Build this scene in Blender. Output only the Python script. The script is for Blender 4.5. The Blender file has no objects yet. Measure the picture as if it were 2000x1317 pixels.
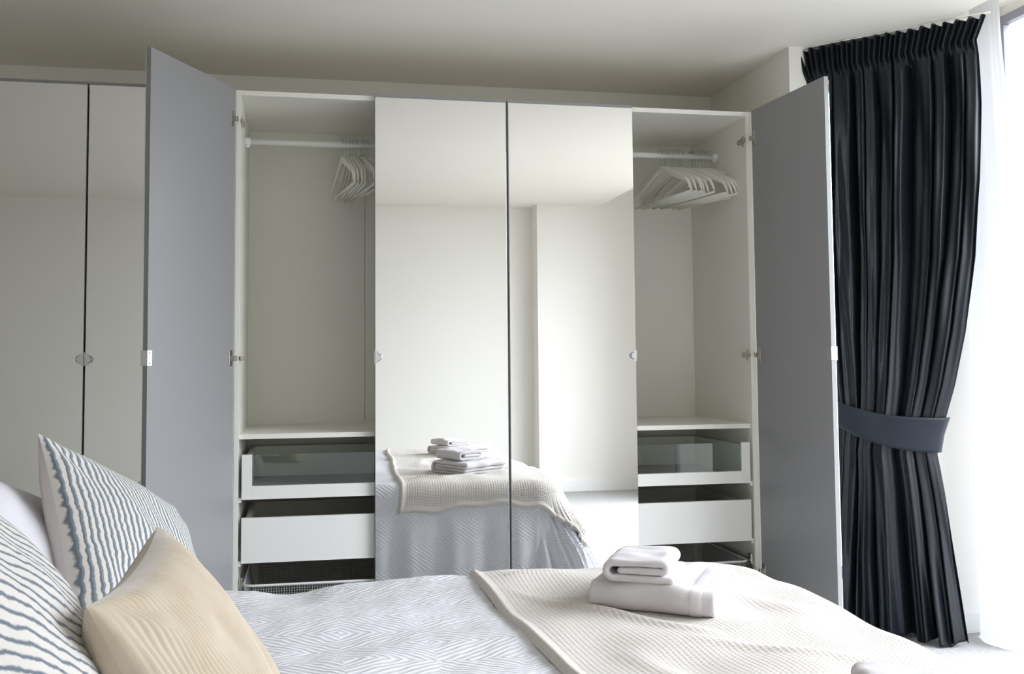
import bpy, bmesh, math, random
import numpy as np
from mathutils import Matrix, Vector
random.seed(7); rng = np.random.default_rng(7)
S = bpy.context.scene
COL = S.collection
PI = math.pi

# ---------------------------------------------------------------- camera
cam_d = bpy.data.cameras.new('camera'); cam = bpy.data.objects.new('camera', cam_d); COL.objects.link(cam)
F, YAW, PITCH, ROLL = 1929.07, .19254, .05789, -.00797
cam_d.sensor_fit = 'HORIZONTAL'; cam_d.sensor_width = 36.0
cam_d.lens = 36.0 * F / 2000.0
cam_d.shift_x = 30.7 / 2000.0; cam_d.shift_y = -64.9 / 2000.0
cam_d.clip_start = .02
fw = Vector((math.sin(YAW)*math.cos(PITCH), math.cos(YAW)*math.cos(PITCH), math.sin(PITCH)))
rt = Vector((math.cos(YAW), -math.sin(YAW), 0)); up = rt.cross(fw)
r2 = rt*math.cos(ROLL) + up*math.sin(ROLL); u2 = -rt*math.sin(ROLL) + up*math.cos(ROLL)
M = Matrix((r2, u2, -fw)).transposed().to_4x4(); M.translation = (.24556, -3.65104, 1.01924)
cam.matrix_world = M
S.camera = cam

# ---------------------------------------------------------------- world: bright overcast sky over pale ground
w = bpy.data.worlds.new('overcast_sky'); S.world = w; w.use_nodes = True
nt = w.node_tree; nt.nodes.clear()
o = nt.nodes.new('ShaderNodeOutputWorld'); bg = nt.nodes.new('ShaderNodeBackground')
tc = nt.nodes.new('ShaderNodeTexCoord'); sx = nt.nodes.new('ShaderNodeSeparateXYZ'); rp = nt.nodes.new('ShaderNodeValToRGB')
nt.links.new(tc.outputs['Generated'], sx.inputs[0])
mp = nt.nodes.new('ShaderNodeMapRange'); mp.inputs['From Min'].default_value = -1; mp.inputs['From Max'].default_value = 1
nt.links.new(sx.outputs['Z'], mp.inputs['Value']); nt.links.new(mp.outputs[0], rp.inputs[0])
rp.color_ramp.elements[0].position = .485; rp.color_ramp.elements[0].color = (.33, .33, .33, 1)
rp.color_ramp.elements[1].position = .515; rp.color_ramp.elements[1].color = (.955, .97, 1.075, 1)
# overcast luminance grows towards the zenith: (1 + 2 sin h) / 3
mz = nt.nodes.new('ShaderNodeMath'); mz.operation = 'MAXIMUM'; mz.inputs[1].default_value = 0.0; nt.links.new(sx.outputs['Z'], mz.inputs[0])
ma = nt.nodes.new('ShaderNodeMath'); ma.operation = 'MULTIPLY_ADD'; ma.inputs[1].default_value = 2.0; ma.inputs[2].default_value = 1.0
nt.links.new(mz.outputs[0], ma.inputs[0])
mm_ = nt.nodes.new('ShaderNodeMath'); mm_.operation = 'MULTIPLY'; mm_.inputs[1].default_value = 9.3; nt.links.new(ma.outputs[0], mm_.inputs[0])
nt.links.new(rp.outputs[0], bg.inputs['Color']); nt.links.new(mm_.outputs[0], bg.inputs['Strength'])
nt.links.new(bg.outputs[0], o.inputs['Surface'])
# light portal in the window opening (guides sampling only, gives off no light of its own)
pl = bpy.data.lights.new('window_portal', 'AREA'); pl.shape = 'RECTANGLE'; pl.size = 2.24; pl.size_y = 2.83
pl.cycles.is_portal = True
po = bpy.data.objects.new('window_portal', pl); COL.objects.link(po)
po.location = (2.925, -1.746, 1.17); po.rotation_euler = (0, PI/2, 0)

S.view_settings.view_transform = 'Standard'; S.view_settings.look = 'None'
S.view_settings.gamma = 1.0; S.view_settings.use_curve_mapping = False
S.view_settings.exposure = 0.0
try:
    S.cycles.max_bounces = 16; S.cycles.diffuse_bounces = 10; S.cycles.glossy_bounces = 8
    S.cycles.transparent_max_bounces = 16; S.cycles.transmission_bounces = 8
except Exception: pass

# ---------------------------------------------------------------- materials
def mat(name, col, rough=.6, metal=0., spec=.5, **k):
    m = bpy.data.materials.new(name); m.use_nodes = True
    b = m.node_tree.nodes['Principled BSDF']
    b.inputs['Base Color'].default_value = (*col, 1); b.inputs['Roughness'].default_value = rough
    b.inputs['Metallic'].default_value = metal; b.inputs['Specular IOR Level'].default_value = spec
    for key, v in k.items(): b.inputs[key.replace('_', ' ')].default_value = v
    return m
class N:                                   # small node helper on a material
    def __init__(s, m): s.t = m.node_tree; s.b = s.t.nodes['Principled BSDF']
    def n(s, kind, **k):
        x = s.t.nodes.new('ShaderNode' + kind)
        for a, v in k.items(): setattr(x, a, v)
        return x
    def l(s, a, b): s.t.links.new(a, b)
    def math(s, op, a, b=None):
        x = s.n('Math', operation=op)
        for i, v in enumerate((a, b)):
            if v is None: continue
            if isinstance(v, (int, float)): x.inputs[i].default_value = v
            else: s.l(v, x.inputs[i])
        return x.outputs[0]
    def bump(s, h, strength, dist):
        x = s.n('Bump'); x.inputs['Strength'].default_value = strength; x.inputs['Distance'].default_value = dist
        s.l(h, x.inputs['Height']); s.l(x.outputs[0], s.b.inputs['Normal'])
    def noise(s, vec, scale, detail=3):
        x = s.n('TexNoise'); x.inputs['Scale'].default_value = scale; x.inputs['Detail'].default_value = detail
        if vec is not None: s.l(vec, x.inputs['Vector'])
        return x.outputs['Fac']
    def obj(s): return s.n('TexCoord').outputs['Object']
    def uv(s): return s.n('UVMap').outputs['UV']
    def ramp(s, fac, c0, c1, p0=0., p1=1.):
        x = s.n('ValToRGB'); e = x.color_ramp.elements
        e[0].position = p0; e[0].color = (*c0, 1); e[1].position = p1; e[1].color = (*c1, 1)
        s.l(fac, x.inputs[0]); return x.outputs[0]

def grainy(name, col, rough, scale, amt, dist=.002, **k):
    m = mat(name, col, rough, **k); n = N(m); n.bump(n.noise(n.obj(), scale, 4), amt, dist); return m

WALL = (.83, .812, .768)
m_wall = grainy('wall_paint', WALL, .85, 180, .06, spec=.2)
m_ceil = grainy('ceiling_paint', (.845, .815, .755), .9, 160, .05, spec=.15)
m_trim = mat('white_gloss_trim', (.82, .82, .80), .4)
m_white = grainy('white_foil_board', (.82, .81, .752), .38, 400, .03, .0006)
m_whitefront = grainy('white_drawer_foil', (.83, .83, .80), .35, 400, .03, .0006)
m_grey = grainy('grey_door_foil', (.285, .285, .292), .42, 500, .05, .0006)
m_edge = mat('grey_door_edge', (.27, .28, .28), .3)
m_mirror = mat('mirror_silver', (.93, .935, .93), .0, 1.0)
m_chrome = mat('chrome', (.72, .73, .74), .18, 1.0)
m_steel = mat('hinge_steel', (.55, .52, .48), .32, 1.0)
m_dark = mat('dark_plastic', (.03, .03, .03), .5)
m_felt = grainy('drawer_lining', (.30, .30, .28), .8, 300, .2)
m_rail = mat('white_lacquer_rail', (.84, .84, .82), .3)
m_hang = mat('white_lacquered_wood', (.80, .79, .73), .42)
m_wire = mat('galvanised_hook', (.60, .64, .68), .28, 1.0)
m_mesh = mat('grey_wire_mesh', (.42, .42, .42), .4, .6)
m_frame = mat('grey_window_frame', (.26, .26, .30), .4)
m_carpet = mat('pale_carpet', (.62, .615, .61), .95, spec=.1)
n = N(m_carpet); n.bump(n.noise(n.obj(), 260, 5), .6, .006)
f = n.noise(n.obj(), 60, 4); n.l(n.ramp(f, (.43, .425, .42), (.53, .525, .52), .3, .7), n.b.inputs['Base Color'])

def glass_mat(name, tint, refl=1.0, surfaces=1):
    m = bpy.data.materials.new(name); m.use_nodes = True; t = m.node_tree; t.nodes.clear()
    out = t.nodes.new('ShaderNodeOutputMaterial'); mx = t.nodes.new('ShaderNodeMixShader')
    fr = t.nodes.new('ShaderNodeFresnel'); fr.inputs['IOR'].default_value = 1.5
    tr = t.nodes.new('ShaderNodeBsdfTransparent'); tr.inputs['Color'].default_value = (*tint, 1)
    gl = t.nodes.new('ShaderNodeBsdfGlossy'); gl.inputs['Roughness'].default_value = .0
    gl.inputs['Color'].default_value = (refl, refl, refl, 1)
    # the pane's inner faces do not reflect again (a straight-through pane has no refraction to undo)
    ge = t.nodes.new('ShaderNodeNewGeometry'); iv = t.nodes.new('ShaderNodeMath'); iv.operation = 'SUBTRACT'; iv.inputs[0].default_value = 1.0
    ml = t.nodes.new('ShaderNodeMath'); ml.operation = 'MULTIPLY'
    t.links.new(ge.outputs['Backfacing'], iv.inputs[1]); # several glass surfaces in a row (double glazing): 1 - (1 - F)^n
    a1 = t.nodes.new('ShaderNodeMath'); a1.operation = 'SUBTRACT'; a1.inputs[0].default_value = 1.0; t.links.new(fr.outputs[0], a1.inputs[1])
    a2 = t.nodes.new('ShaderNodeMath'); a2.operation = 'POWER'; a2.inputs[1].default_value = surfaces; t.links.new(a1.outputs[0], a2.inputs[0])
    a3 = t.nodes.new('ShaderNodeMath'); a3.operation = 'SUBTRACT'; a3.inputs[0].default_value = 1.0; t.links.new(a2.outputs[0], a3.inputs[1])
    t.links.new(a3.outputs[0], ml.inputs[0]); t.links.new(iv.outputs[0], ml.inputs[1])
    t.links.new(ml.outputs[0], mx.inputs[0]); t.links.new(tr.outputs[0], mx.inputs[1]); t.links.new(gl.outputs[0], mx.inputs[2])
    t.links.new(mx.outputs[0], out.inputs[0]); return m
m_glass = glass_mat('window_glass', (.90, .92, .91), surfaces=3.6)
m_dglass = glass_mat('drawer_glass', (.88, .92, .90), surfaces=2)

# fabrics
m_curtain = mat('slate_satin', (.022, .027, .033), .40, spec=.32, Sheen_Weight=.04, Sheen_Roughness=.3)
m_curtain.node_tree.nodes['Principled BSDF'].inputs['Sheen Tint'].default_value = (.55, .65, .75, 1)
n = N(m_curtain); ob = n.obj()
mpn = n.n('Mapping'); mpn.inputs['Scale'].default_value = (60, 60, 700); n.l(ob, mpn.inputs['Vector'])
wv = n.noise(mpn.outputs[0], 1.0, 3); n.bump(wv, .22, .002)
n.l(n.ramp(wv, (.0048, .0063, .0088), (.0115, .0152, .0212), .3, .7), n.b.inputs['Base Color'])
m_tie = mat('slate_satin_band', (.0105, .0160, .026), .5, spec=.3, Sheen_Weight=.10)
n = N(m_tie); mpn = n.n('Mapping'); mpn.inputs['Scale'].default_value = (300, 300, 500); n.l(n.obj(), mpn.inputs['Vector'])
n.bump(n.noise(mpn.outputs[0], 1.0, 3), .2, .002)

m_sheer = bpy.data.materials.new('white_voile'); m_sheer.use_nodes = True; t = m_sheer.node_tree; t.nodes.clear()
out = t.nodes.new('ShaderNodeOutputMaterial'); m1 = t.nodes.new('ShaderNodeMixShader'); m2 = t.nodes.new('ShaderNodeMixShader')
df = t.nodes.new('ShaderNodeBsdfDiffuse'); tl = t.nodes.new('ShaderNodeBsdfTranslucent'); tr = t.nodes.new('ShaderNodeBsdfTransparent')
df.inputs[0].default_value = (.62, .62, .64, 1); tl.inputs[0].default_value = (.58, .58, .61, 1)
m1.inputs[0].default_value = .30; m2.inputs[0].default_value = .06
t.links.new(df.outputs[0], m1.inputs[1]); t.links.new(tl.outputs[0], m1.inputs[2])
t.links.new(m1.outputs[0], m2.inputs[1]); t.links.new(tr.outputs[0], m2.inputs[2]); t.links.new(m2.outputs[0], out.inputs[0])

# matelasse quilt: raised concentric diamonds, from the cloth's own coordinates (metres)
m_quilt = mat('matelasse_cotton', (.74, .74, .785), .85, spec=.15, Sheen_Weight=.15)
n = N(m_quilt); uv = n.uv(); sp = n.n('SeparateXYZ'); n.l(uv, sp.inputs[0])
def tri(n, v, period):
    return n.math('MULTIPLY', n.math('PINGPONG', n.math('ADD', v, 40.0), period/2), 1.0)
ds = n.math('ADD', n.math('MULTIPLY', tri(n, sp.outputs[0], .36), 1.0), n.math('MULTIPLY', tri(n, sp.outputs[1], .22), 1.35))
wob = n.math('MULTIPLY', n.noise(uv, 22, 2), .010)
rid = n.math('SINE', n.math('MULTIPLY', n.math('ADD', ds, wob), 2*PI/.0235))
rid = n.math('POWER', n.math('ADD', n.math('MULTIPLY', rid, .5), .5), 1.6)
fz = n.noise(uv, 420, 3)
n.bump(n.math('ADD', rid, n.math('MULTIPLY', fz, .30)), .42, .0050)
n.l(n.ramp(rid, (.66, .66, .70), (.735, .735, .775), .05, .95), n.b.inputs['Base Color'])

m_blanket = mat('waffle_fleece', (.76, .715, .645), .95, spec=.08, Sheen_Weight=.4, Sheen_Roughness=.5)
n = N(m_blanket); fz = n.noise(n.uv(), 700, 4); n.bump(fz, .5, .002)
n.l(n.ramp(n.noise(n.uv(), 150, 3), (.575, .53, .48), (.66, .622, .585), .3, .72), n.b.inputs['Base Color'])
m_towel = mat('white_terry', (.66, .635, .65), .97, spec=.05, Sheen_Weight=.3, Sheen_Roughness=.6)
n = N(m_towel); n.bump(n.noise(n.obj(), 650, 4), .55, .0035)
m_band = mat('white_towel_border', (.63, .605, .62), .9, spec=.1)
n = N(m_band); n.bump(n.noise(n.obj(), 400, 2), .2, .001)

def stripe_mat(name, count, phase, col, lo, hi):
    m = mat(name, (.8, .78, .74), .92, spec=.1, Sheen_Weight=.25); n = N(m); uv = n.uv()
    sp = n.n('SeparateXYZ'); n.l(uv, sp.inputs[0])
    m1 = n.n('Mapping'); m1.inputs['Scale'].default_value = (12, 22, 1); n.l(uv, m1.inputs['Vector'])
    wob = n.math('MULTIPLY', n.math('SUBTRACT', n.noise(m1.outputs[0], 1.0, 3), .5), .026)
    x = n.math('MULTIPLY', n.math('ADD', n.math('ADD', sp.outputs[0], phase), wob), float(count))
    fr = n.math('FRACT', n.math('ADD', x, 20.0))
    st = n.math('ABSOLUTE', n.math('SUBTRACT', fr, .5))
    ca = n.ramp(st, col, (.67, .64, .61), lo, hi)
    n.l(ca, n.b.inputs['Base Color'])
    thr = n.noise(uv, 260, 3)
    n.bump(n.math('ADD', n.math('MULTIPLY', n.math('MINIMUM', st, .25), 2.5), n.math('MULTIPLY', thr, .5)), .5, .004)
    return m
m_stripe = stripe_mat('blue_wavy_stripe_cotton', 32, 0, (.185, .215, .245), .19, .30)
m_stripe2 = stripe_mat('blue_thin_stripe_cotton', 30, .3, (.15, .18, .225), .08, .22)
m_cush = grainy('cream_cotton', (.64, .605, .59), .9, 500, .2, .002, spec=.1)
m_cord = mat('tan_corduroy', (.66, .56, .41), .85, spec=.15, Sheen_Weight=.5, Sheen_Roughness=.4)
n = N(m_cord); n.bump(n.noise(n.uv(), 320, 4), .3, .002)
n.l(n.ramp(n.noise(n.uv(), 6, 3), (.49, .405, .295), (.58, .515, .42), .3, .7), n.b.inputs['Base Color'])
m_grey_pillow = grainy('pale_grey_cotton', (.66, .645, .685), .9, 420, .25, .002, spec=.1)
m_bedbase = grainy('grey_upholstery', (.34, .34, .35), .9, 400, .3, .002)

# ---------------------------------------------------------------- builders
def link(name, me, m, parent=None):
    ob = bpy.data.objects.new(name, me); COL.objects.link(ob)
    if m is not None: me.materials.append(m)
    if parent is not None: ob.parent = parent
    return ob
def tag(ob, label, cat, group=None):
    ob['label'] = label; ob['category'] = cat
    if group: ob['group'] = group
    return ob
def struct(ob, label=None):
    ob['kind'] = 'structure'
    if label: ob['label'] = label
    return ob
def empty(name, loc, rz=0.):
    e = bpy.data.objects.new(name, None); COL.objects.link(e); e.location = loc; e.rotation_euler = (0, 0, rz)
    e.empty_display_size = .1; return e
def bm_box(bm, lo, hi, bev=0.):
    lo = Vector(lo); hi = Vector(hi)
    r = bmesh.ops.create_cube(bm, size=1.0)
    for v in r['verts']:
        v.co = Vector([(lo[i]+hi[i])/2 + v.co[i]*(hi[i]-lo[i]) for i in range(3)])
    if bev > 0:
        es = list({e for v in r['verts'] for e in v.link_edges})
        bmesh.ops.bevel(bm, geom=es, offset=bev, segments=2, profile=.5, affect='EDGES')
def bm_tube(bm, pts, r, seg=8, closed=False):
    pts = [Vector(p) for p in pts]; n = len(pts); rings = []
    for i, p in enumerate(pts):
        a = pts[(i-1) % n] if (closed or i > 0) else p; b = pts[(i+1) % n] if (closed or i < n-1) else p
        t = (b-a).normalized(); ref = Vector((0, 0, 1)) if abs(t.z) < .9 else Vector((1, 0, 0))
        x = t.cross(ref).normalized(); y = t.cross(x)
        rr = r[i] if isinstance(r, (list, tuple)) else r
        rings.append([bm.verts.new(p + (x*math.cos(k*2*PI/seg) + y*math.sin(k*2*PI/seg))*rr) for k in range(seg)])
    for i in range(n if closed else n-1):
        A, B = rings[i], rings[(i+1) % n]
        for k in range(seg): bm.faces.new((A[k], A[(k+1) % seg], B[(k+1) % seg], B[k]))
    if not closed: bm.faces.new(rings[0][::-1]); bm.faces.new(rings[-1])
def fin(name, bm, m, parent=None, smooth=False):
    bmesh.ops.recalc_face_normals(bm, faces=bm.faces)
    me = bpy.data.meshes.new(name); bm.to_mesh(me); bm.free()
    if smooth: me.polygons.foreach_set('use_smooth', np.ones(len(me.polygons), bool))
    return link(name, me, m, parent)
def box(name, lo, hi, m, parent=None, bev=.001):
    bm = bmesh.new(); bm_box(bm, lo, hi, bev); return fin(name, bm, m, parent)
def boxes(name, lst, m, parent=None, bev=.001):
    bm = bmesh.new()
    for lo, hi in lst: bm_box(bm, lo, hi, bev)
    return fin(name, bm, m, parent)
def grid(name, P, m, parent=None, uv=None, wrap_u=False, flip=False):
    nu, nv = P.shape[:2]
    me = bpy.data.meshes.new(name)
    I = np.arange(nu*nv).reshape(nu, nv)
    A = I if not wrap_u else np.vstack([I, I[:1]])
    q = np.stack([A[:-1, :-1], A[1:, :-1], A[1:, 1:], A[:-1, 1:]], -1).reshape(-1, 4)
    if flip: q = q[:, ::-1]
    me.vertices.add(nu*nv); me.vertices.foreach_set('co', np.ascontiguousarray(P, dtype=np.float32).ravel())
    nf = len(q); me.loops.add(nf*4); me.loops.foreach_set('vertex_index', np.ascontiguousarray(q, dtype=np.int32).ravel())
    me.polygons.add(nf); me.polygons.foreach_set('loop_start', np.arange(0, nf*4, 4, dtype=np.int32))
    me.polygons.foreach_set('use_smooth', np.ones(nf, bool))
    if uv is not None:
        L = me.uv_layers.new(name='UVMap'); L.data.foreach_set('uv', np.ascontiguousarray(uv.reshape(-1, 2)[q.ravel()], dtype=np.float32).ravel())
    me.update(calc_edges=True); me.validate()
    return link(name, me, m, parent)
def wavenoise(x, y, seed, scales, amps):
    g = np.random.default_rng(seed); z = np.zeros(np.broadcast(x, y).shape)
    for s, a in zip(scales, amps):
        for k in range(4):
            th = g.uniform(0, 2*PI); ph = g.uniform(0, 2*PI); f = s*g.uniform(.7, 1.3)
            z = z + a*.5*np.sin((x*math.cos(th) + y*math.sin(th))*2*PI*f + ph)
    return z
def smooth(a, b, x): t = np.clip((x-a)/(b-a), 0, 1); return t*t*(3-2*t)

# ---------------------------------------------------------------- room shell
CZ, XW = 2.25, 2.90           # ceiling height, window wall
XL, YB, YF = -3.6, .65, -4.1  # left wall, wall behind the wardrobe, wall behind the camera
struct(box('floor', (XL-.1, YF-.1, -.1), (XW+.02, YB+.1, 0), m_carpet, bev=0), 'pale grey white short pile carpet')
struct(boxes('ceiling', [((XL-.1, YF-.1, CZ), (2.56, YB+.1, CZ+.25)), ((2.56, YF-.1, 2.37), (XW+.02, YB+.1, CZ+.25))], m_ceil, bev=0), 'white painted ceiling with a slot along the window')
struct(box('wall_back', (XL-.1, YB, 0), (XW+.02, YB+.1, 2.5), m_wall, bev=0), 'off white wall showing above the wardrobes')
struct(box('wall_left', (XL-.1, YF-.1, 0), (XL, YB, 2.5), m_wall, bev=0))
struct(boxes('wall_front', [((XL-.1, YF-.1, 0), (XW+.02, YF, 2.5)), ((2.04, YF, 0), (XW, -3.9, 2.5))], m_wall, bev=0), 'white wall mirrored in the wardrobe doors, stepping forward beside the window')
struct(boxes('wall_right', [((2.12, -.11, 0), (XW+.02, YB, 2.5)), ((2.46, -.33, 0), (XW+.02, -.11, 2.5)),
                            ((XW, YF, 0), (XW+.02, -3.16, 2.5)), ((XW, -3.16, 2.335), (XW+.02, -.33, 2.5))], m_wall, bev=0), 'white wall stepping out beside the wardrobe and around the window, with an unseen pier added to cut window light')  # pier at the camera end is unseen, added to cut grazing light on wall_front
struct(boxes('baseboard_right', [((2.12, -.122, 0), (2.46, -.11, .075)), ((2.46, -.342, 0), (XW, -.33, .075)), ((2.448, -.342, 0), (2.46, -.11, .075))], m_trim, bev=.002))
struct(boxes('baseboard_front', [((XL, YF, 0), (2.04, YF+.014, .09)), ((2.04, -3.9, 0), (XW, -3.886, .09)), ((2.026, YF, 0), (2.04, -3.886, .09))], m_trim, bev=.002))

# window wall: slim dark frame with full-height panes
win = empty('window_1', (XW+.06, -2.1, 0)); struct(win, 'floor to ceiling window with slim dark frame')
def wl(*p): return (p[0]-(XW+.06), p[1]+2.1, p[2])
ys = [-3.16, -2.453, -1.746, -1.04, -.332]
fr = [((XW-.012, -3.16, 2.302), (XW+.02, -.332, 2.335)), ((XW-.012, -3.16, 0.0), (XW+.02, -.332, .05))]
for i, y in enumerate(ys):
    a, b = (y, y+.022) if i == 0 else ((y-.022, y) if i == 4 else (y-.02, y+.02))
    fr.append(((XW-.012, a, .05), (XW+.02, b, 2.302)))
for lo, hi in fr: box('frame_bar', wl(*lo), wl(*hi), m_frame, win, .002)
for i in range(4):
    box('glass_pane', wl(XW+.002, ys[i]+.02, .05), wl(XW+.008, ys[i+1]-.02, 2.302), m_glass, win, 0)

# ---------------------------------------------------------------- wardrobes
HT = 2.01; ZH = 1.0365
def handle_mesh():
    # half-round chrome pull at the free edge; local x = away from the edge, local y = out of the mirror
    bm = bmesh.new(); n = 14
    ring = [(.001, -.022)] + [(.020*math.sin(PI*k/n)*1.0+.001, -.022*math.cos(PI*k/n)) for k in range(n+1)] + [(.001, .022)]
    ring = [(.0, -.022)] + [(.019*math.sin(PI*k/n)**.8, -.022*math.cos(PI*k/n)) for k in range(1, n)] + [(.0, .022)]
    for th, sc, y0, y1 in ((0, 1., 0., -.004),):
        lo = [bm.verts.new((x*sc, y0, z*sc)) for x, z in ring]; hi = [bm.verts.new((x*sc*.96, y1, z*sc*.96)) for x, z in ring]
        bm.faces.new(lo[::-1]); bm.faces.new(hi)
        for k in range(len(ring)): bm.faces.new((lo[k], lo[(k+1) % len(ring)], hi[(k+1) % len(ring)], hi[k]))
    # raised curved lip standing off the plate
    pts = [(.023*math.cos(a)+.001, -.006, .015*math.sin(a)*1.0) for a in np.linspace(-1.2, 1.2, 9)]
    bm_tube(bm, pts, .0022, 6)
    return bm
def make_door(unit, hinge, s, rz, x, y, wdt=.497, tilt=0., hinges=True, handle=True, first=False):
    """s=+1: door runs to +x from its hinge; back face at local y=0, mirror on local -y."""
    z0, z1 = .065, HT+.002
    a, b = sorted((0, s*wdt))
    d = box('door', (a, -.0165, z0), (b, 0, z1), m_grey, unit, .0008)
    d.location = (x - unit.location.x, y - unit.location.y, 0); d.rotation_euler = (tilt, 0, rz)
    d['label'] = 'grey backed wardrobe door faced with a full height mirror'
    ia, ib = (.0030, .0008) if s > 0 else (.0008, .0030)
    box('mirror', (a+ia, -.0200, z0), (b-ib, -.0166, z1-.012), m_mirror, d, .0002)
    e0, e1 = (b-.0005, b+.0006) if s > 0 else (a-.0006, a+.0005)
    box('edge_band', (e0, -.0164, z0+.001), (e1, -.0002, z1-.001), m_edge, d, 0)
    if handle:
        h = fin('handle', handle_mesh(), m_chrome, d, False)
        h.location = (s*wdt, -.0200, ZH); h.scale = (-s, 1, 1); h['label'] = 'half round chrome pull'
        e = s*wdt
        xa, xb = sorted((e-s*.020, e+s*.0025))
        ca, cb = sorted((e+s*.0008, e+s*.0030))
        pl_ = boxes('handle_plate', [((xa, .0, ZH-.024), (xb, .0022, ZH+.024)), ((ca, -.0225, ZH-.024), (cb, .0022, ZH+.024))], m_chrome, d, .0006)
        for zz in (-.016, .016):
            sc = bmesh.new()
            bmesh.ops.create_cone(sc, cap_ends=True, segments=12, radius1=.0034, radius2=.003, depth=.002,
                                  matrix=Matrix.Translation((e-s*.010, .0030, ZH+zz)) @ Matrix.Rotation(PI/2, 4, 'X'))
            fin('screw', sc, m_steel, d)
    if hinges:
        for zz in (1.897, ZH, .199):
            hb = bmesh.new()
            xs = sorted((s*.016, s*.021)); bm_box(hb, (s*.022-.010, .0, zz-.028), (s*.022+.010, .003, zz+.028), .001)      # cup flange
            bm_box(hb, (s*.018-.006, .0, zz-.010), (s*.018+.006, .020, zz+.008), .0015)
            hg = fin('hinge', hb, m_steel, d)
            hg['label'] = 'steel cup hinge'
    return d

def make_frame(name, x0, label):
    u = empty(name, (x0, 0, 0)); tag(u, label, 'wardrobe', 'row of mirrored wardrobes')
    box('side_panel', (.0005, 0, .0), (.018, .575, HT), m_white, u, .0006)
    box('side_panel', (.982, 0, .0), (.9995, .575, HT), m_white, u, .0006)
    box('top_panel', (.018, 0, HT-.018), (.982, .575, HT), m_white, u, .0006)
    box('bottom_panel', (.018, .01, .062), (.982, .575, .08), m_white, u, .0006)
    box('plinth', (.018, .03, 0), (.982, .046, .062), m_white, u, .0006)
    box('back_panel', (.004, .5755, .06), (.4993, .579, HT-.001), m_white, u, .0004)
    box('back_panel', (.5007, .5755, .06), (.996, .579, HT-.001), m_white, u, .0004)
    return u
ZS = .764
def make_interior(u, mesh_z=.228):
    box('shelf', (.0182, .018, ZS-.018), (.9818, .574, ZS), m_white, u, .0008)
    # clothes rail on two end sockets
    bm = bmesh.new(); bm_tube(bm, [(.022, .29, 1.885), (.978, .29, 1.885)], .0118, 16); rl = fin('clothes_rail', bm, m_rail, u, True)
    for xa in (.0185, .9615):
        bm = bmesh.new(); bm_tube(bm, [(xa, .29, 1.885), (xa+.020, .29, 1.885)], .0165, 18)
        bm_box(bm, (xa+.002, .283, 1.862), (xa+.016, .297, 1.872), .002); fin('rail_socket', bm, m_rail, rl, False)
    # hinge mounting plates on the side panels are parts of the wardrobe
    for xx, s in ((.018, 1), (.982, -1)):
        for zz in (1.897, ZH, .199):
            bm = bmesh.new()
            a, b = sorted((xx, xx+s*.003)); bm_box(bm, (a, .020, zz-.022), (b, .032, zz+.022), .001)
            a, b = sorted((xx+s*.002, xx+s*.012)); bm_box(bm, (a, -.004, zz-.007), (b, .055, zz+.007), .0015)
            a, b = sorted((xx+s*.001, xx+s*.010)); bm_box(bm, (a, .050, zz-.010), (b, .062, zz+.006), .0015)
            fin('hinge_arm', bm, m_steel, u)
    def drawer(z0, z1, glass, yoff=.002):
        xa, xb = .029, .971; y0 = yoff
        d = boxes('drawer', [((xa+.010, y0+.018, z0+.012), (xa+.024, .52, z1-.012)), ((xb-.024, y0+.018, z0+.012), (xb-.010, .52, z1-.012)),
                             ((xa+.024, .506, z0+.012), (xb-.024, .52, z1-.012))], m_white, u, .0008)
        d['label'] = 'white pull-out drawer with a glass front' if glass else 'white pull-out drawer with a plain front'
        box('drawer_base', (xa+.024, y0+.018, z0+.018), (xb-.024, .506, z0+.026), m_felt, d, 0)
        if glass:
            boxes('front_frame', [((xa, y0, z0), (xa+.036, y0+.018, z1)), ((xb-.036, y0, z0), (xb, y0+.018, z1)),
                                  ((xa+.036, y0, z0), (xb-.036, y0+.018, z0+.047))], m_whitefront, d, .0008)
            box('glass_pane', (xa+.036, y0+.006, z0+.047), (xb-.036, y0+.011, z1-.001), m_dglass, d, 0)
        else:
            box('drawer_front', (xa, y0, z0), (xb, y0+.018, z1), m_whitefront, d, .0008)
        for s, xr in ((1, .0185), (-1, .9815)):
            a, b = sorted((xr, xr+s*.009)); box('runner', (a, .012, z0-.012), (b, .50, z0+.006), m_rail, d, .0008)
        return d
    drawer(.533, .692, True); drawer(.309, .468, False)
    # wire mesh basket with a white rim
    zr = mesh_z; xa, xb, ya, yb, rr = .036, .964, .012, .50, .035
    def rrect(xa, xb, ya, yb, rr, z):
        pts = []
        for cx, cy, a0 in ((xb-rr, yb-rr, 0), (xa+rr, yb-rr, PI/2), (xa+rr, ya+rr, PI), (xb-rr, ya+rr, 1.5*PI)):
            pts += [(cx+rr*math.cos(a0+k*PI/10), cy+rr*math.sin(a0+k*PI/10), z) for k in range(6)]
        return pts
    bm = bmesh.new(); bm_tube(bm, rrect(xa, xb, ya, yb, rr, zr), .0042, 8, True)
    bk = fin('basket_rim', bm, m_rail, u, True); bk['label'] = 'white rim of the pull-out wire mesh basket'
    bm = bmesh.new(); zb = .105; ins = .022
    def wire(p, q, r=.0011):
        bm_tube(bm, [p, q], r, 4)
    for x in np.arange(xa+rr, xb-rr+.001, .009):
        wire((x, ya, zr), (x, ya+ins, zb)); wire((x, yb, zr), (x, yb-ins, zb)); wire((x, ya+ins, zb), (x, yb-ins, zb))
    for k, z in enumerate(np.arange(zb, zr, .009)):
        t = (z-zb)/(zr-zb); q = ins*(1-t)
        wire((xa+rr, ya+q, z), (xb-rr, ya+q, z)); wire((xa+rr, yb-q, z), (xb-rr, yb-q, z))
        wire((xa+q, ya+rr, z), (xa+q, yb-rr, z)); wire((xb-q, ya+rr, z), (xb-q, yb-rr, z))
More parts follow.
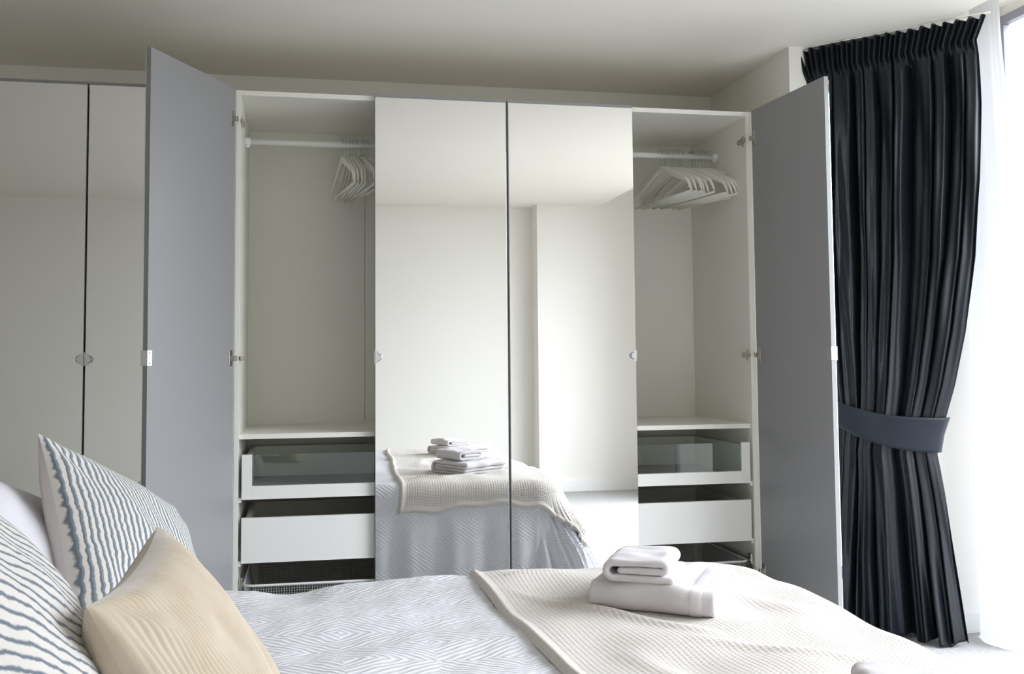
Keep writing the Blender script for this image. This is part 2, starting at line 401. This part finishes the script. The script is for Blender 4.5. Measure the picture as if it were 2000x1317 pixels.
    for y in np.arange(ya+rr, yb-rr+.001, .012):
        wire((xa, y, zr), (xa+ins, y, zb)); wire((xb, y, zr), (xb-ins, y, zb)); wire((xa+ins, y, zb), (xb-ins, y, zb))
    ms = fin('basket_mesh', bm, m_mesh, bk); ms['kind'] = 'stuff'
    for s, xr in ((1, .0185), (-1, .9815)):
        a, b = sorted((xr, xr+s*.012)); bm = bmesh.new()
        bm_box(bm, (a, .010, zr-.012), (b, .50, zr+.012), .0015)
        a, b = sorted((xr+s*.004, xr+s*.016)); bm_box(bm, (a, .006, zr-.004), (b, .030, zr+.030), .003)
        fin('basket_runner', bm, m_steel, bk)

uA = make_frame('wardrobe', 0.0, 'open white wardrobe with swung out left door, beside the row centre')
uA['label'] = 'white wardrobe with its left door swung open, a few hangers on its rail'
uB = make_frame('wardrobe', 1.0, 'white wardrobe next to the dark curtain with its right door open')
uC = make_frame('wardrobe', -1.0, 'closed mirrored wardrobe at the left edge, both doors shut')
make_interior(uA); make_interior(uB)
box('filler_strip', (1.0005, .004, 0), (1.118, .022, HT), m_white, uB, .0006)
TL, TR = 1.09629, 1.49256
make_door(uA, 0, +1, -(PI-TL), .0, -.015)                               # left door, swung out past a right angle
make_door(uA, 1, -1, 0., .9978, -.002)
make_door(uB, 0, +1, 0., 1.0022, -.002)
make_door(uB, 1, -1, (PI - (PI/2 - (PI/2-TR))), 2.0, -.015)
make_door(uC, 0, +1, 0., -.9985, -.002, wdt=.4955)
make_door(uC, 1, -1, 0., -.0205, -.002, wdt=.4765, tilt=.0)

# ---------------------------------------------------------------- hangers
def hanger_parts(parent):
    """local: origin at the rail contact, y along the shoulders, z up"""
    bm = bmesh.new()
    pts = [(0, .017*math.sin(a), .0 + .017*math.cos(a)-.0035) for a in np.linspace(-2.0, 1.75, 14)]
    pts += [(0, .014, -.012), (0, .004, -.026), (0, .0, -.040), (0, 0, -.066)]
    bm_tube(bm, pts, .0019, 6); hk = fin('hook', bm, m_wire, parent, True)
    # shoulder: flat lacquered wood following a shallow bow, thicker in the middle
    n = 41; Y = np.linspace(-.222, .222, n); prof = []
    for y in Y:
        a = abs(y)/.222
        zc = -.066 - .098*math.sqrt(a*a+.004) - .042*float(np.clip((a-.86)/.14, 0, 1))**1.5
        hh = .0150*(1-a) + .0100*a
        th = .0068*(1-a*.35)
        prof.append((y, zc, hh, th))
    P = np.zeros((8, n, 3))
    for j, (y, zc, hh, th) in enumerate(prof):
        for k in range(8):
            a = k*2*PI/8 + PI/8; P[k, j] = (th*math.copysign(abs(math.cos(a))**.6, math.cos(a)), y, zc + hh*math.copysign(abs(math.sin(a))**.7, math.sin(a)))
    P[:, 0] = P[:, 0].mean(0)*.85 + P[:, 0]*.15; P[:, -1] = P[:, -1].mean(0)*.85 + P[:, -1]*.15
    sh = grid('shoulder_bar', P, m_hang, parent, wrap_u=True)
    bm = bmesh.new(); bm_tube(bm, [(0, -.216, -.203), (0, .216, -.203)], .0048, 8); br = fin('trouser_bar', bm, m_hang, parent, True)
    return hk, sh, br
proto = None
def put_hanger(x, rz, label, group, dz=0., rx=0.):
    global proto
    e = empty('clothes_hanger', (x, .29, 1.885+.0118+dz)); e.rotation_euler = (rx, 0, rz); tag(e, label, 'hanger', group)
    if proto is None: proto = hanger_parts(e)
    else:
        for p in proto:
            c = p.copy(); COL.objects.link(c); c.parent = e
    return e
ORD = ['first', 'second', 'third', 'fourth', 'fifth', 'sixth', 'seventh', 'eighth', 'ninth', 'tenth', 'eleventh', 'twelfth', 'thirteenth', 'fourteenth', 'fifteenth']
xl = [.394, .4085, .4235, .436, .450, .467, .4775, .495]
rl_ = [.16, .11, .10, .11, .10, .20, .14, .24]
for i, (x, a) in enumerate(zip(xl, rl_)):
    put_hanger(x, a, f'white wooden clothes hanger, {ORD[i]} from the left on the rail behind the open left door', 'hangers on the left rail', 0, random.uniform(-.02, .02))
xr = [1.728, 1.747, 1.7595, 1.776, 1.790, 1.8035, 1.820, 1.868, 1.880, 1.892, 1.905, 1.922, 1.935, 1.9515]
ar = [.20, .15, .17, .21, .20, .24, .26, .30, .27, .32, .33, .30, .36, .35]
for i, (x, a) in enumerate(zip(xr, ar)):
    put_hanger(x, a, f'white wooden clothes hanger, {ORD[i]} from the left on the rail nearest the curtain', 'hangers on the right rail', 0, random.uniform(-.025, .025))

# ---------------------------------------------------------------- dark curtain, tie-back, track
P0 = np.array([2.62, -.58]); DIR = np.array([-.68, .73]); DIR /= np.linalg.norm(DIR); NRM = np.array([-.73, -.68]); NRM /= np.linalg.norm(NRM)
ZR = np.array([2.237, 2.154, 2.10, 2.019, 1.926, 1.652, 1.379, 1.107, .925, .805, .740, .676, .54, .379, .202, .004])
TRt = np.array([-.016, .017, .012, .0095, .009, .022, .047, .0895, .129, .1635, .185, .1966, .175, .155, .1356, .114])
ZLt = np.array([2.237, 2.10, 1.6, 1.1, .85, .74, .6, .3, .004]); TLt = np.array([.661, .64, .635, .61, .575, .565, .58, .63, .655])
nz, ns = 230, 760
zz = np.concatenate([np.linspace(2.237, 2.05, 50), np.linspace(2.045, .004, nz-50)])
tr_ = np.interp(-zz, -ZR, TRt); tl_ = np.interp(-zz, -ZLt, TLt)
s = np.linspace(0, 1, ns)
Sg, Zg = np.meshgrid(s, zz, indexing='ij')
Tg = tl_[None, :]*(1-Sg) + tr_[None, :]*Sg
sw = Sg + .022*np.sin(2*PI*2.3*Sg+.5) + .014*np.sin(2*PI*5.1*Sg+1.1) + .006*np.sin(2*PI*11*Sg)       # uneven fold spacing
tie = np.exp(-((Zg-.75)/.30)**2)
head = smooth(2.10, 2.16, Zg)
nf = 10.5
drift = (.55*np.sin(Zg*1.3 + Sg*9) + .35*np.sin(Zg*2.9 - Sg*17 + 1)) * (1-head)
ph = 2*PI*(nf*sw) + drift
fold = (np.sin(ph) + .42*np.sin(2*ph+.7+Zg*.6) + .30*np.sin(.5*ph+1.9))*smooth(0, .035, Sg)*smooth(1, .965, Sg)
amp = .025*(1-.55*tie) * (.55+.45*smooth(2.12, 1.8, Zg)) * (1 + .4*np.sin(Sg*23+1))
amp = amp*(1 + .65*smooth(.6, .0, Zg))
hp = 2*PI*33*(Sg + .004*np.sin(2*PI*4*Sg))
header = .0080*np.sin(hp)*smooth(0, .02, Sg)*smooth(1, .98, Sg) + .004*np.sin(hp*.37+1)
pinch = np.exp(-((Zg-2.115)/.018)**2)
depth = head*header + (1-head)*(amp*fold*(1-.5*pinch))
belly = .030*np.sin(PI*np.clip(Sg, 0, 1))*smooth(2.1, 1.3, Zg) + .05*tie*np.sin(PI*Sg)**.7
depth = depth + belly + .006*np.sin(Zg*5.1+Sg*31)*(1-head) + .004*np.sin(Zg*11+Sg*60)*(1-head)*(1-tie)
lat = (1-head)*.004*np.cos(ph)*smooth(0, .035, Sg)*smooth(1, .965, Sg)
P = np.zeros(Sg.shape + (3,))
for k in range(2): P[..., k] = P0[k] + DIR[k]*(Tg+lat) + NRM[k]*depth
P[..., 2] = Zg + .006*np.sin(hp*.5)*smooth(2.2, 2.237, Zg) + (.010*np.sin(ph*.5)+.006)*smooth(.1, 0, Zg)
cur = grid('curtain_panel', P, m_curtain, None)
sm = cur.modifiers.new('thickness', 'SOLIDIFY'); sm.thickness = .0022; sm.offset = 0
curtain = empty('curtain', (2.42, -.35, 0)); tag(curtain, 'long dark slate curtain gathered at the side of the window', 'curtain')
cur.parent = curtain; cur.matrix_parent_inverse = Matrix.Translation((-2.42, .35, 0)); cur.name = 'drape'
cur['label'] = 'dark slate satin drape with pencil pleats at the top'
# tie-back band: wraps the front of the bunch and returns to the wall side
m_ = 90; a = np.linspace(-.09, 1.06, m_); rows = 13
B = np.zeros((m_, rows, 3))
zt_l, zt_r = .862, .806; 
for i, q in enumerate(a):
    qc = min(max(q, 0), 1)
    ztop = .870 - .066*qc - .02*math.sin(PI*qc); wd = .092 + .034*qc
    for j in range(rows):
        f_ = j/(rows-1); z = ztop - wd*f_
        t1 = np.interp(-z, -ZLt, TLt); t0 = np.interp(-z, -ZR, TRt)
        T = t1*(1-qc) + t0*qc
        d = .030*math.sin(PI*qc)*1.0 + .05*math.sin(PI*qc)**.7 + .021
        over = .0
        if q > 1: over = -(q-1)*.6; T = t0 - .010*math.sin(min(1, (q-1)/.06)*PI/2); d = .021*math.cos((q-1)/.06*PI*.75)
        if q < 0: T = t1 + .012*math.sin(min(1, -q/.09)*PI/2); d = .021*math.cos(-q/.09*PI*.75)
        edge = -.004*(abs(2*f_-1)**6)
        B[i, j, :2] = P0 + DIR*T + NRM*(d+edge); B[i, j, 2] = z
tb = grid('curtain_tieback', B, m_tie, None); md = tb.modifiers.new('t', 'SOLIDIFY'); md.thickness = .004; md.offset = 0
tag(tb, 'wide slate fabric tie-back band wrapped round the dark curtain', 'tieback')
bm = bmesh.new()
tp = [P0 + DIR*t for t in np.linspace(.69, -.03, 12)]
bm_tube(bm, [(p[0], p[1], CZ-.0035) for p in tp], .0032, 6)
tag(fin('curtain_track', bm, m_trim, None, True), 'slim white curtain track on the ceiling above the dark curtain', 'track')
# sheer curtain bunched at the end of the window
nz, ns = 90, 420
zz = np.linspace(2.34, .004, nz); s = np.linspace(0, 1, ns); Sg, Zg = np.meshgrid(s, zz, indexing='ij')
fl = smooth(2.3, 1.2, Zg)
y0 = -.375 + .025*fl; y1 = -.505 - .10*fl
# plan: a rounded bundle, open towards the glass
th = PI*(1.08 - 1.2*Sg)
cx, cy = 2.745 , (y0+y1)/2
rx = .045 + .055*fl; ry = (y0-y1)/2
wob = 1 + .022*np.sin(2*PI*4.5*Sg + .8*np.sin(Zg*1.5)) + .006*np.sin(2*PI*12*Sg+Zg)
P = np.stack([cx - rx*np.sin(th)*wob, cy - ry*np.cos(th)*-1*wob*-1, Zg], -1)
P[..., 1] = cy + ry*np.cos(th)*wob
sh = grid('sheer_curtain', P, m_sheer, None)
tag(sh, 'white voile curtain bunched into a soft column beside the glass', 'sheer curtain')

# ---------------------------------------------------------------- bed
BX0, BX1, BY0, BY1, BZ = -.56, 1.475, -2.98, -.975, .445
bed = empty('bed', (.45, -1.95, 0)); tag(bed, 'low double bed standing in front of the wardrobes', 'bed')
def bl(*p): return (p[0]-.45, p[1]+1.95, p[2])
box('bed_base', bl(BX0+.03, BY0+.06, .06), bl(BX1-.06, BY1-.06, .20), m_bedbase, bed, .01)
box('mattress', bl(BX0+.03, BY0+.05, .20), bl(BX1-.05, BY1-.05, BZ-.045), m_cush, bed, .045)
for xx in (BX0+.1, BX1-.16):
    for yy in (BY0+.14, BY1-.18): box('leg', bl(xx, yy, 0), bl(xx+.06, yy+.06, .06), m_dark, bed, .004)

def undul(x, y):
    return wavenoise(x, y, 11, (1.1, 2.6, 5.5), (.0055, .0042, .0018)) - .020*np.exp(-(((x-.225)/.085)**2 + ((y+1.04)/.16)**2)) + .010*np.exp(-(((x-.62)/.22)**2 + ((y+1.05)/.2)**2))
def drape(U, V, r, Rc, lift, zt=BZ, fold_amp=.012, hem_flare=.05, seed=3):
    """cloth coordinates (metres, measured flat) -> draped over the bed with rounded edges and corners"""
    ax0, ax1 = -9, BX1-Rc; ay0, ay1 = BY0+Rc, BY1-Rc
    uc = np.clip(U, ax0, ax1); vc = np.clip(V, ay0, ay1)
    ox, oy = U-uc, V-vc; d = np.hypot(ox, oy)+1e-9
    nx, ny = ox/d, oy/d
    flat = Rc - r
    e = np.clip(d-flat, 0, None); arc = np.clip(e, 0, r*PI/2); h = np.clip(e - r*PI/2, 0, None)
    horiz = np.minimum(d, flat) + r*np.sin(arc/r)
    z = -(r*(1-np.cos(arc/r))) - h
    along = U*np.abs(ny) + V*np.abs(nx) + np.arctan2(oy, ox)*.35*(np.abs(nx*ny)*2)
    fo = np.sin(along*2*PI*4.2 + 1.3*np.sin(along*5+seed)) + .4*np.sin(along*2*PI*9.5+seed)
    horiz = horiz + smooth(0, .25, h)*fold_amp*fo + hem_flare*h + .42*h*np.clip(nx, 0, 1)**2
    corner = np.abs(nx*ny)*2
    horiz = horiz + smooth(0, .3, h)*corner*(.03*np.sin(np.arctan2(oy, ox)*9+1)+.03)
    X = uc + nx*horiz; Y = vc + ny*horiz
    Z = zt + z + lift*np.where(e > r*PI/2, 0, 1)*np.cos(arc/r) + undul(U, V)*np.where(h > 0, 0, 1)*np.cos(arc/r)
    X = X + lift*np.sin(arc/r)*nx; Y = Y + lift*np.sin(arc/r)*ny
    return X, Y, Z, h
# quilt
us = np.concatenate([np.arange(-.54, .74, .006), np.arange(.74, BX1+.40, .012)]); vs = np.concatenate([np.arange(BY0-.30, BY0+.05, .02), np.arange(BY0+.05, BY1+.43, .0065)])
U, V = np.meshgrid(us, vs, indexing='ij')
X, Y, Z, h = drape(U, V, .055, .16, 0.)
mic = wavenoise(U, V, 5, (14, 26), (.0010, .0006))
Z = np.maximum(Z + mic, .012)
P = np.stack([X, Y, Z], -1)
q = grid('quilt', P, m_quilt, None, uv=np.stack([U, V], -1)); q.modifiers.new('t', 'SOLIDIFY').thickness = .006
tag(q, 'white quilted bedspread with raised diamond pattern spread over the bed', 'bedspread')
# waffle blanket across the foot of the bed
pitch = .0029; cell = .0118
us = np.arange(.685, BX1+.22, pitch); vs = np.arange(BY0-.10, BY1+.10, pitch)
U, V = np.meshgrid(us, vs, indexing='ij')
vhem = BY1+.088 + .012*np.sin(U*9+1) + .006*np.sin(U*31)
fr_ = (V-vs[0])/(vs[-1]-vs[0]); V2 = vs[0] + fr_*(vhem-vs[0])
U2 = U + (-.012 + .052*(-1-V2) + .004*np.sin(V2*5.5+.6) + .0025*np.sin(V2*17))*(1-(U-us[0])/(us[-1]-us[0]))
X, Y, Z, h = drape(U2, V2, .055, .16, .011, fold_amp=.008, hem_flare=.10, seed=8)
ridge = wavenoise(U2, V2, 21, (3.2, 6), (.0022, .0012))
def crease(px, py, qx, qy, wdt, hgt):          # a soft wrinkle between two points
    ax, ay = qx-px, qy-py; L2 = ax*ax+ay*ay; tt = np.clip(((U2-px)*ax + (V2-py)*ay)/L2, 0, 1)
    dd = np.hypot(U2-px-tt*ax, V2-py-tt*ay); return hgt*np.exp(-(dd/wdt)**2)*np.sin(PI*np.clip(tt, .02, .98))
cr = crease(.72, -1.22, 1.10, -1.75, .020, .012) + crease(.74, -1.12, .95, -1.10, .018, .010) + crease(.78, -1.30, .96, -1.36, .016, .007) + crease(1.0, -1.72, 1.30, -1.95, .025, .009) + crease(1.2, -1.2, 1.38, -1.7, .03, .006) + crease(.85, -1.75, .95, -2.2, .03, .007)
cu, cv = U/cell, V/cell
waf = (.5+.5*np.cos(2*PI*cu))*(.5+.5*np.cos(2*PI*cv))
pad = -.0024*waf**.8
edge = np.minimum.reduce([(U-us[0]), (us[-1]-U), (vs[-1]-V)*1.0])
hem = smooth(.030, .012, edge)
pad = pad*(1-hem*.75) + .0065*np.exp(-((edge-.013)/.012)**2)
top = np.where(h > 0, 0, 1)
Z = Z + (ridge+cr)*top
P = np.stack([X, Y, Z], -1)
du = np.gradient(P, axis=0); dv = np.gradient(P, axis=1); nn = np.cross(du, dv); nn /= np.linalg.norm(nn, axis=-1, keepdims=True)+1e-12
P = P + nn*pad[..., None]
# roll the hem edges under
roll = smooth(.010, 0, edge); P = P - nn*(roll*.0125)[..., None]
bk = grid('blanket', P, m_blanket, None, uv=np.stack([U2, V2], -1))
tag(bk, 'cream waffle knit blanket laid across the foot of the bed', 'blanket')

# ---------------------------------------------------------------- folded towels
def bed_z(x, y, lift=.015):
    return float(BZ + undul(np.array(x), np.array(y)) + lift)
def towel(name, loc, rz, length, width, t, layers, label, parent=None, border=True, seed=1, tilt=(0, 0)):
    """a towel folded into a flat spiral: profile in the local y-z plane, run along local x"""
    e = empty(name, loc, rz); e.rotation_euler = (tilt[0], tilt[1], rz); tag(e, label, 'towel')
    hw = width/2; path = []
    def arc_(cy, cz, r, a0, a1, n=9):
        return [(cy + r*math.cos(a), cz + r*math.sin(a)) for a in np.linspace(a0, a1, n)]
    th = t; g = th*1.04
    if layers == 4:      # folded in half twice: round front edge, inner fold within
        z0, z1, z2, z3 = th*.5, th*.5+g, th*.5+2*g, th*.5+3*g
        path += [(hw*.80, z0)] + [(hw*.3, z0), (-hw*.3, z0)]
        path += arc_(-hw+1.5*g, (z0+z3)/2, 1.5*g, -PI/2, -1.5*PI, 13)
        path += [(-hw*.3, z3), (hw*.3, z3), (hw*.62, z3)]
        path += arc_(hw-.6*g, (z3+z2)/2, .5*g, PI/2, -PI/2, 7)
        path += [(hw*.3, z2), (-hw*.25, z2)]
        path += arc_(-hw+2.1*g, (z1+z2)/2, .5*g, PI/2, 1.5*PI, 7)
        path += [(0, z1), (hw*.5, z1), (hw*.86, z1)]
    else:                # rolled third fold: end view shows a spiral of three layers
        z0, z1, z2 = th*.5, th*.5+g, th*.5+2*g
        path += [(hw*.55, z1), (0, z1), (-hw*.45, z1)]
        path += arc_(-hw+1.3*g, (z1+z2)/2, .5*g, -PI/2, -1.5*PI, 7)
        path += [(-hw*.4, z2), (hw*.2, z2), (hw*.5, z2)]
        path += arc_(hw-1.0*g, (z0+z2)/2, 1.0*g, PI/2, -PI/2, 11)
        path += [(hw*.3, z0), (-hw*.3, z0), (-hw*.95, z0)]
    # resample
    pa = np.array(path); sg = np.hypot(*np.diff(pa, axis=0).T); L = np.concatenate([[0], np.cumsum(sg)])
    m = 130; l = np.linspace(0, L[-1], m); py = np.interp(l, L, pa[:, 0]); pz = np.interp(l, L, pa[:, 1])
    ty, tz = np.gradient(py), np.gradient(pz); nl = np.hypot(ty, tz); ny_, nz_ = -tz/nl, ty/nl
    outl = []
    for k in range(m): outl.append((py[k]+ny_[k]*th*.48, pz[k]+nz_[k]*th*.48))
    for a_ in np.linspace(PI/2, -PI/2, 7)[1:-1]:
        k = m-1; outl.append((py[k] + (ny_[k]*math.sin(a_) + (ty[k]/nl[k])*math.cos(a_))*th*.48, pz[k] + (nz_[k]*math.sin(a_) + (tz[k]/nl[k])*math.cos(a_))*th*.48))
    for k in range(m-1, -1, -1): outl.append((py[k]-ny_[k]*th*.48, pz[k]-nz_[k]*th*.48))
    for a_ in np.linspace(-PI/2, PI/2, 7)[1:-1]:
        outl.append((py[0] + (ny_[0]*math.sin(a_) - (ty[0]/nl[0])*math.cos(a_))*th*.48, pz[0] + (nz_[0]*math.sin(a_) - (tz[0]/nl[0])*math.cos(a_))*th*.48))
    oc = np.array(outl); cen = np.concatenate([np.stack([py, pz], 1), np.repeat([[py[-1], pz[-1]]], 5, 0), np.stack([py[::-1], pz[::-1]], 1), np.repeat([[py[0], pz[0]]], 5, 0)])
    ends = np.array([0, .15, .45, .8, 1.0])*th*.42
    xs = np.concatenate([-length/2 + ends, np.linspace(-length/2+th*.6, length/2-th*.6, 46), length/2 - ends[::-1]])
    P = np.zeros((len(oc), len(xs), 3))
    for j, x in enumerate(xs):
        e_ = min(x+length/2, length/2-x)/(th*.42); kf = math.sqrt(max(0, 1-(1-min(1, e_))**2))*.86 + .14
        c = cen + (oc-cen)*kf
        P[:, j, 0] = x; P[:, j, 1] = c[:, 0]; P[:, j, 2] = c[:, 1]
    zt_ = P[..., 2].max()
    wn = wavenoise(P[..., 0]+seed, P[..., 1]+P[..., 2]*2, seed, (5, 12), (.0035, .0016))
    sag = 1 - .10*smooth(length*.1, length*.5, np.abs(P[..., 0]))
    P[..., 2] = (P[..., 2] + wn*(P[..., 2]/zt_))*sag
    P[..., 0] += wavenoise(P[..., 1], P[..., 2], seed+4, (9,), (.0015,))
    P[..., 1] += wavenoise(P[..., 0], P[..., 2], seed+9, (6,), (.0022,))
    body = grid('folded_body', P, m_towel, e, wrap_u=True)
    # closed ends
    me = body.data; bm = bmesh.new(); bm.from_mesh(me)
    bed_ = [ed for ed in bm.edges if ed.is_boundary]
    bmesh.ops.holes_fill(bm, edges=bed_, sides=0)
    bmesh.ops.recalc_face_normals(bm, faces=bm.faces); bm.to_mesh(me); bm.free()
    if border:
        # woven border: a slightly proud flat band round the outer fold
        bx = length*.5 - .060
        lo_, hi_ = np.searchsorted(l, L[-1]*.03), np.searchsorted(l, L[-1]*.52)
        kk = np.arange(lo_, hi_)
        if layers != 4: kk = np.arange(np.searchsorted(l, L[-1]*.35), m-6)
        sgn = 1.0
        Q = np.zeros((len(kk), 6, 3))
        side = -1 if layers == 4 else 1
        # choose the outer side by distance from the profile centre
        cy_, cz_ = py.mean(), pz.mean()
        a1 = ((py[kk]+ny_[kk]*th*.5-cy_)**2 + (pz[kk]+nz_[kk]*th*.5-cz_)**2).mean(); a2 = ((py[kk]-ny_[kk]*th*.5-cy_)**2 + (pz[kk]-nz_[kk]*th*.5-cz_)**2).mean()
        sgn = 1 if a1 > a2 else -1
        for b_, x in enumerate(np.linspace(bx, bx+.034, 6)):
            off = th*.48 + (.0016 if 0 < b_ < 5 else -.001)
            yy = py[kk]+sgn*ny_[kk]*off; zz_ = pz[kk]+sgn*nz_[kk]*off
            w_ = wavenoise(np.full(len(kk), x)+seed, yy+zz_*2, seed, (5, 12), (.0035, .0016))
            sg_ = 1 - .10*smooth(length*.1, length*.5, np.abs(x))
            Q[:, b_, 0] = x + wavenoise(yy, zz_, seed+4, (9,), (.0015,)); Q[:, b_, 1] = yy + wavenoise(np.full(len(kk), x), zz_, seed+9, (6,), (.0022,)); Q[:, b_, 2] = (zz_ + w_*(zz_/zt_))*sg_
        bd = grid('woven_border', Q, m_band, e); bd['label'] = 'flat woven border'
    return e, zt_
ang = math.atan2(-.163, .238)
c1 = Vector((1.075, -1.42)); z1 = bed_z(c1.x, c1.y, .010)
b1, h1 = towel('folded_towel', (c1.x, c1.y, z1), ang, .285, .255, .0170, 4, 'larger white folded towel under the small one, on the blanket near the wardrobes', seed=2)
c2 = Vector((1.030, -1.425))
b2, h2 = towel('folded_towel', (c2.x, c2.y, z1+h1*.955), ang+PI/2+.10, .20, .150, .0172, 3, 'small white folded towel on top of the stack near the wardrobes', border=False, seed=5)
c3 = Vector((1.165, -2.335)); z3 = bed_z(c3.x, c3.y, .010)
b3, h3 = towel('folded_towel', (c3.x, c3.y, z3), ang+.1, .285, .255, .0132, 4, 'larger white folded towel of the second stack, nearer the camera side of the bed', seed=12)
c4 = Vector((1.115, -2.345))
b4, h4 = towel('folded_towel', (c4.x, c4.y, z3+h3*.955), ang+PI/2+.2, .20, .150, .0128, 3, 'small white folded towel on top of the second stack', border=False, seed=15)

# ---------------------------------------------------------------- pillows
def cushion(name, corner, e1, e2, wd, ht, thick, mf, mb, label, cat, zmin=None, ribs=0, seed=1, pinch=.075, wr=.004, flop=0.):
    """corner = top near corner; e1 runs along the top edge, e2 down the side; front normal chosen towards +x/up"""
    c = Vector(corner); a = Vector(e1).normalized(); b = Vector(e2); b = (b - a*b.dot(a)).normalized(); nr = a.cross(b)
    if nr.x + .5*nr.z < 0: nr = -nr
    root = empty(name, c + a*wd/2 + b*ht/2); tag(root, label, cat, 'cushions and pillows on the bed')
    off = np.array(root.location)
    nu, nv = (max(60, int(ribs*7)) if ribs else 110), 110
    u = np.linspace(-1, 1, nu); v = np.linspace(-1, 1, nv); U, V = np.meshgrid(u, v, indexing='ij')
    X = .5*wd*U*(1-pinch*(1-V**2)*np.abs(U)**2); Yv = .5*ht*V*(1-pinch*(1-U**2)*np.abs(V)**2)
    T = .5*thick*(np.clip((1-U**2)*(1-V**2), 0, 1)**.42)*(1 - .10*V*-1)
    for side, mm, nm in ((1, mf, 'front_cover'), (-1, mb, 'back_cover')):
        wn = wavenoise(X*1.0, Yv*1.0, seed+side, (4, 9), (wr, wr*.45))*np.clip((1-U**2)*(1-V**2), 0, 1)**.3
        # puckers running in from the corners
        rr_ = np.hypot(1-np.abs(U), 1-np.abs(V)); an = np.arctan2(1-np.abs(V), 1-np.abs(U))
        wn = wn + .006*np.sin(an*9+seed)*np.exp(-(rr_/.45)**2)*np.clip(rr_*3, 0, 1)*np.clip((1-U**2)*(1-V**2)*7, 0, 1)
        tt = side*(T + wn)
        if ribs:
            tt = tt + side*.0024*np.abs(np.sin(U*PI*ribs/2))*np.clip((1-U**2)*(1-V**2)*12, 0, 1)
        P = (np.array(c + a*wd/2 + b*ht/2) + X[..., None]*np.array(a) + Yv[..., None]*np.array(b) + tt[..., None]*np.array(nr))
        if flop: P[..., 2] -= flop*np.clip(-V, 0, 1)**2*0
        if zmin is not None:
            k = .012; zq = P[..., 2]-zmin; P[..., 2] = zmin + np.where(zq > k*2, zq, k*2*np.exp(np.clip(zq/(k*2)-1, -6, 0)))
        P = P - off
        grid(nm, P, mm, root, uv=np.stack([(U+1)/2*wd/.46, (V+1)/2*ht/.46], -1), flip=(side < 0))
    return root
ZB = BZ + .004
cushion('pillow', (-.569, -1.769, .925), (.622, .666, -.411), (.306, -.69, -.655), .50, .44, .18, m_grey_pillow, m_grey_pillow,
        'plain pale grey pillow propped behind the striped cushions', 'pillow', ZB, seed=31)
cushion('cushion', (-.262, -1.58, .885), (.42, .8, -.42), (.25, -.6, -.76), .49, .46, .165, m_stripe, m_cush,
        'cream cushion with wavy blue stripes standing on its corner, farthest from the camera', 'cushion', ZB, seed=3)
cushion('cushion', (.046, -2.655, .793), (-.01, 1, -.01), (.42, 0, -.88), .495, .43, .165, m_cord, m_cord,
        'tan corduroy cushion leaning on the striped cushions', 'cushion', ZB, ribs=52, seed=6)
cushion('cushion', (-.018, -2.987, .742), (-.507, .603, .616), (.306, .794, -.525), .46, .46, .17, m_stripe2, m_cush,
        'cream cushion with thin blue stripes lying back, nearest the camera', 'cushion', ZB, seed=9)
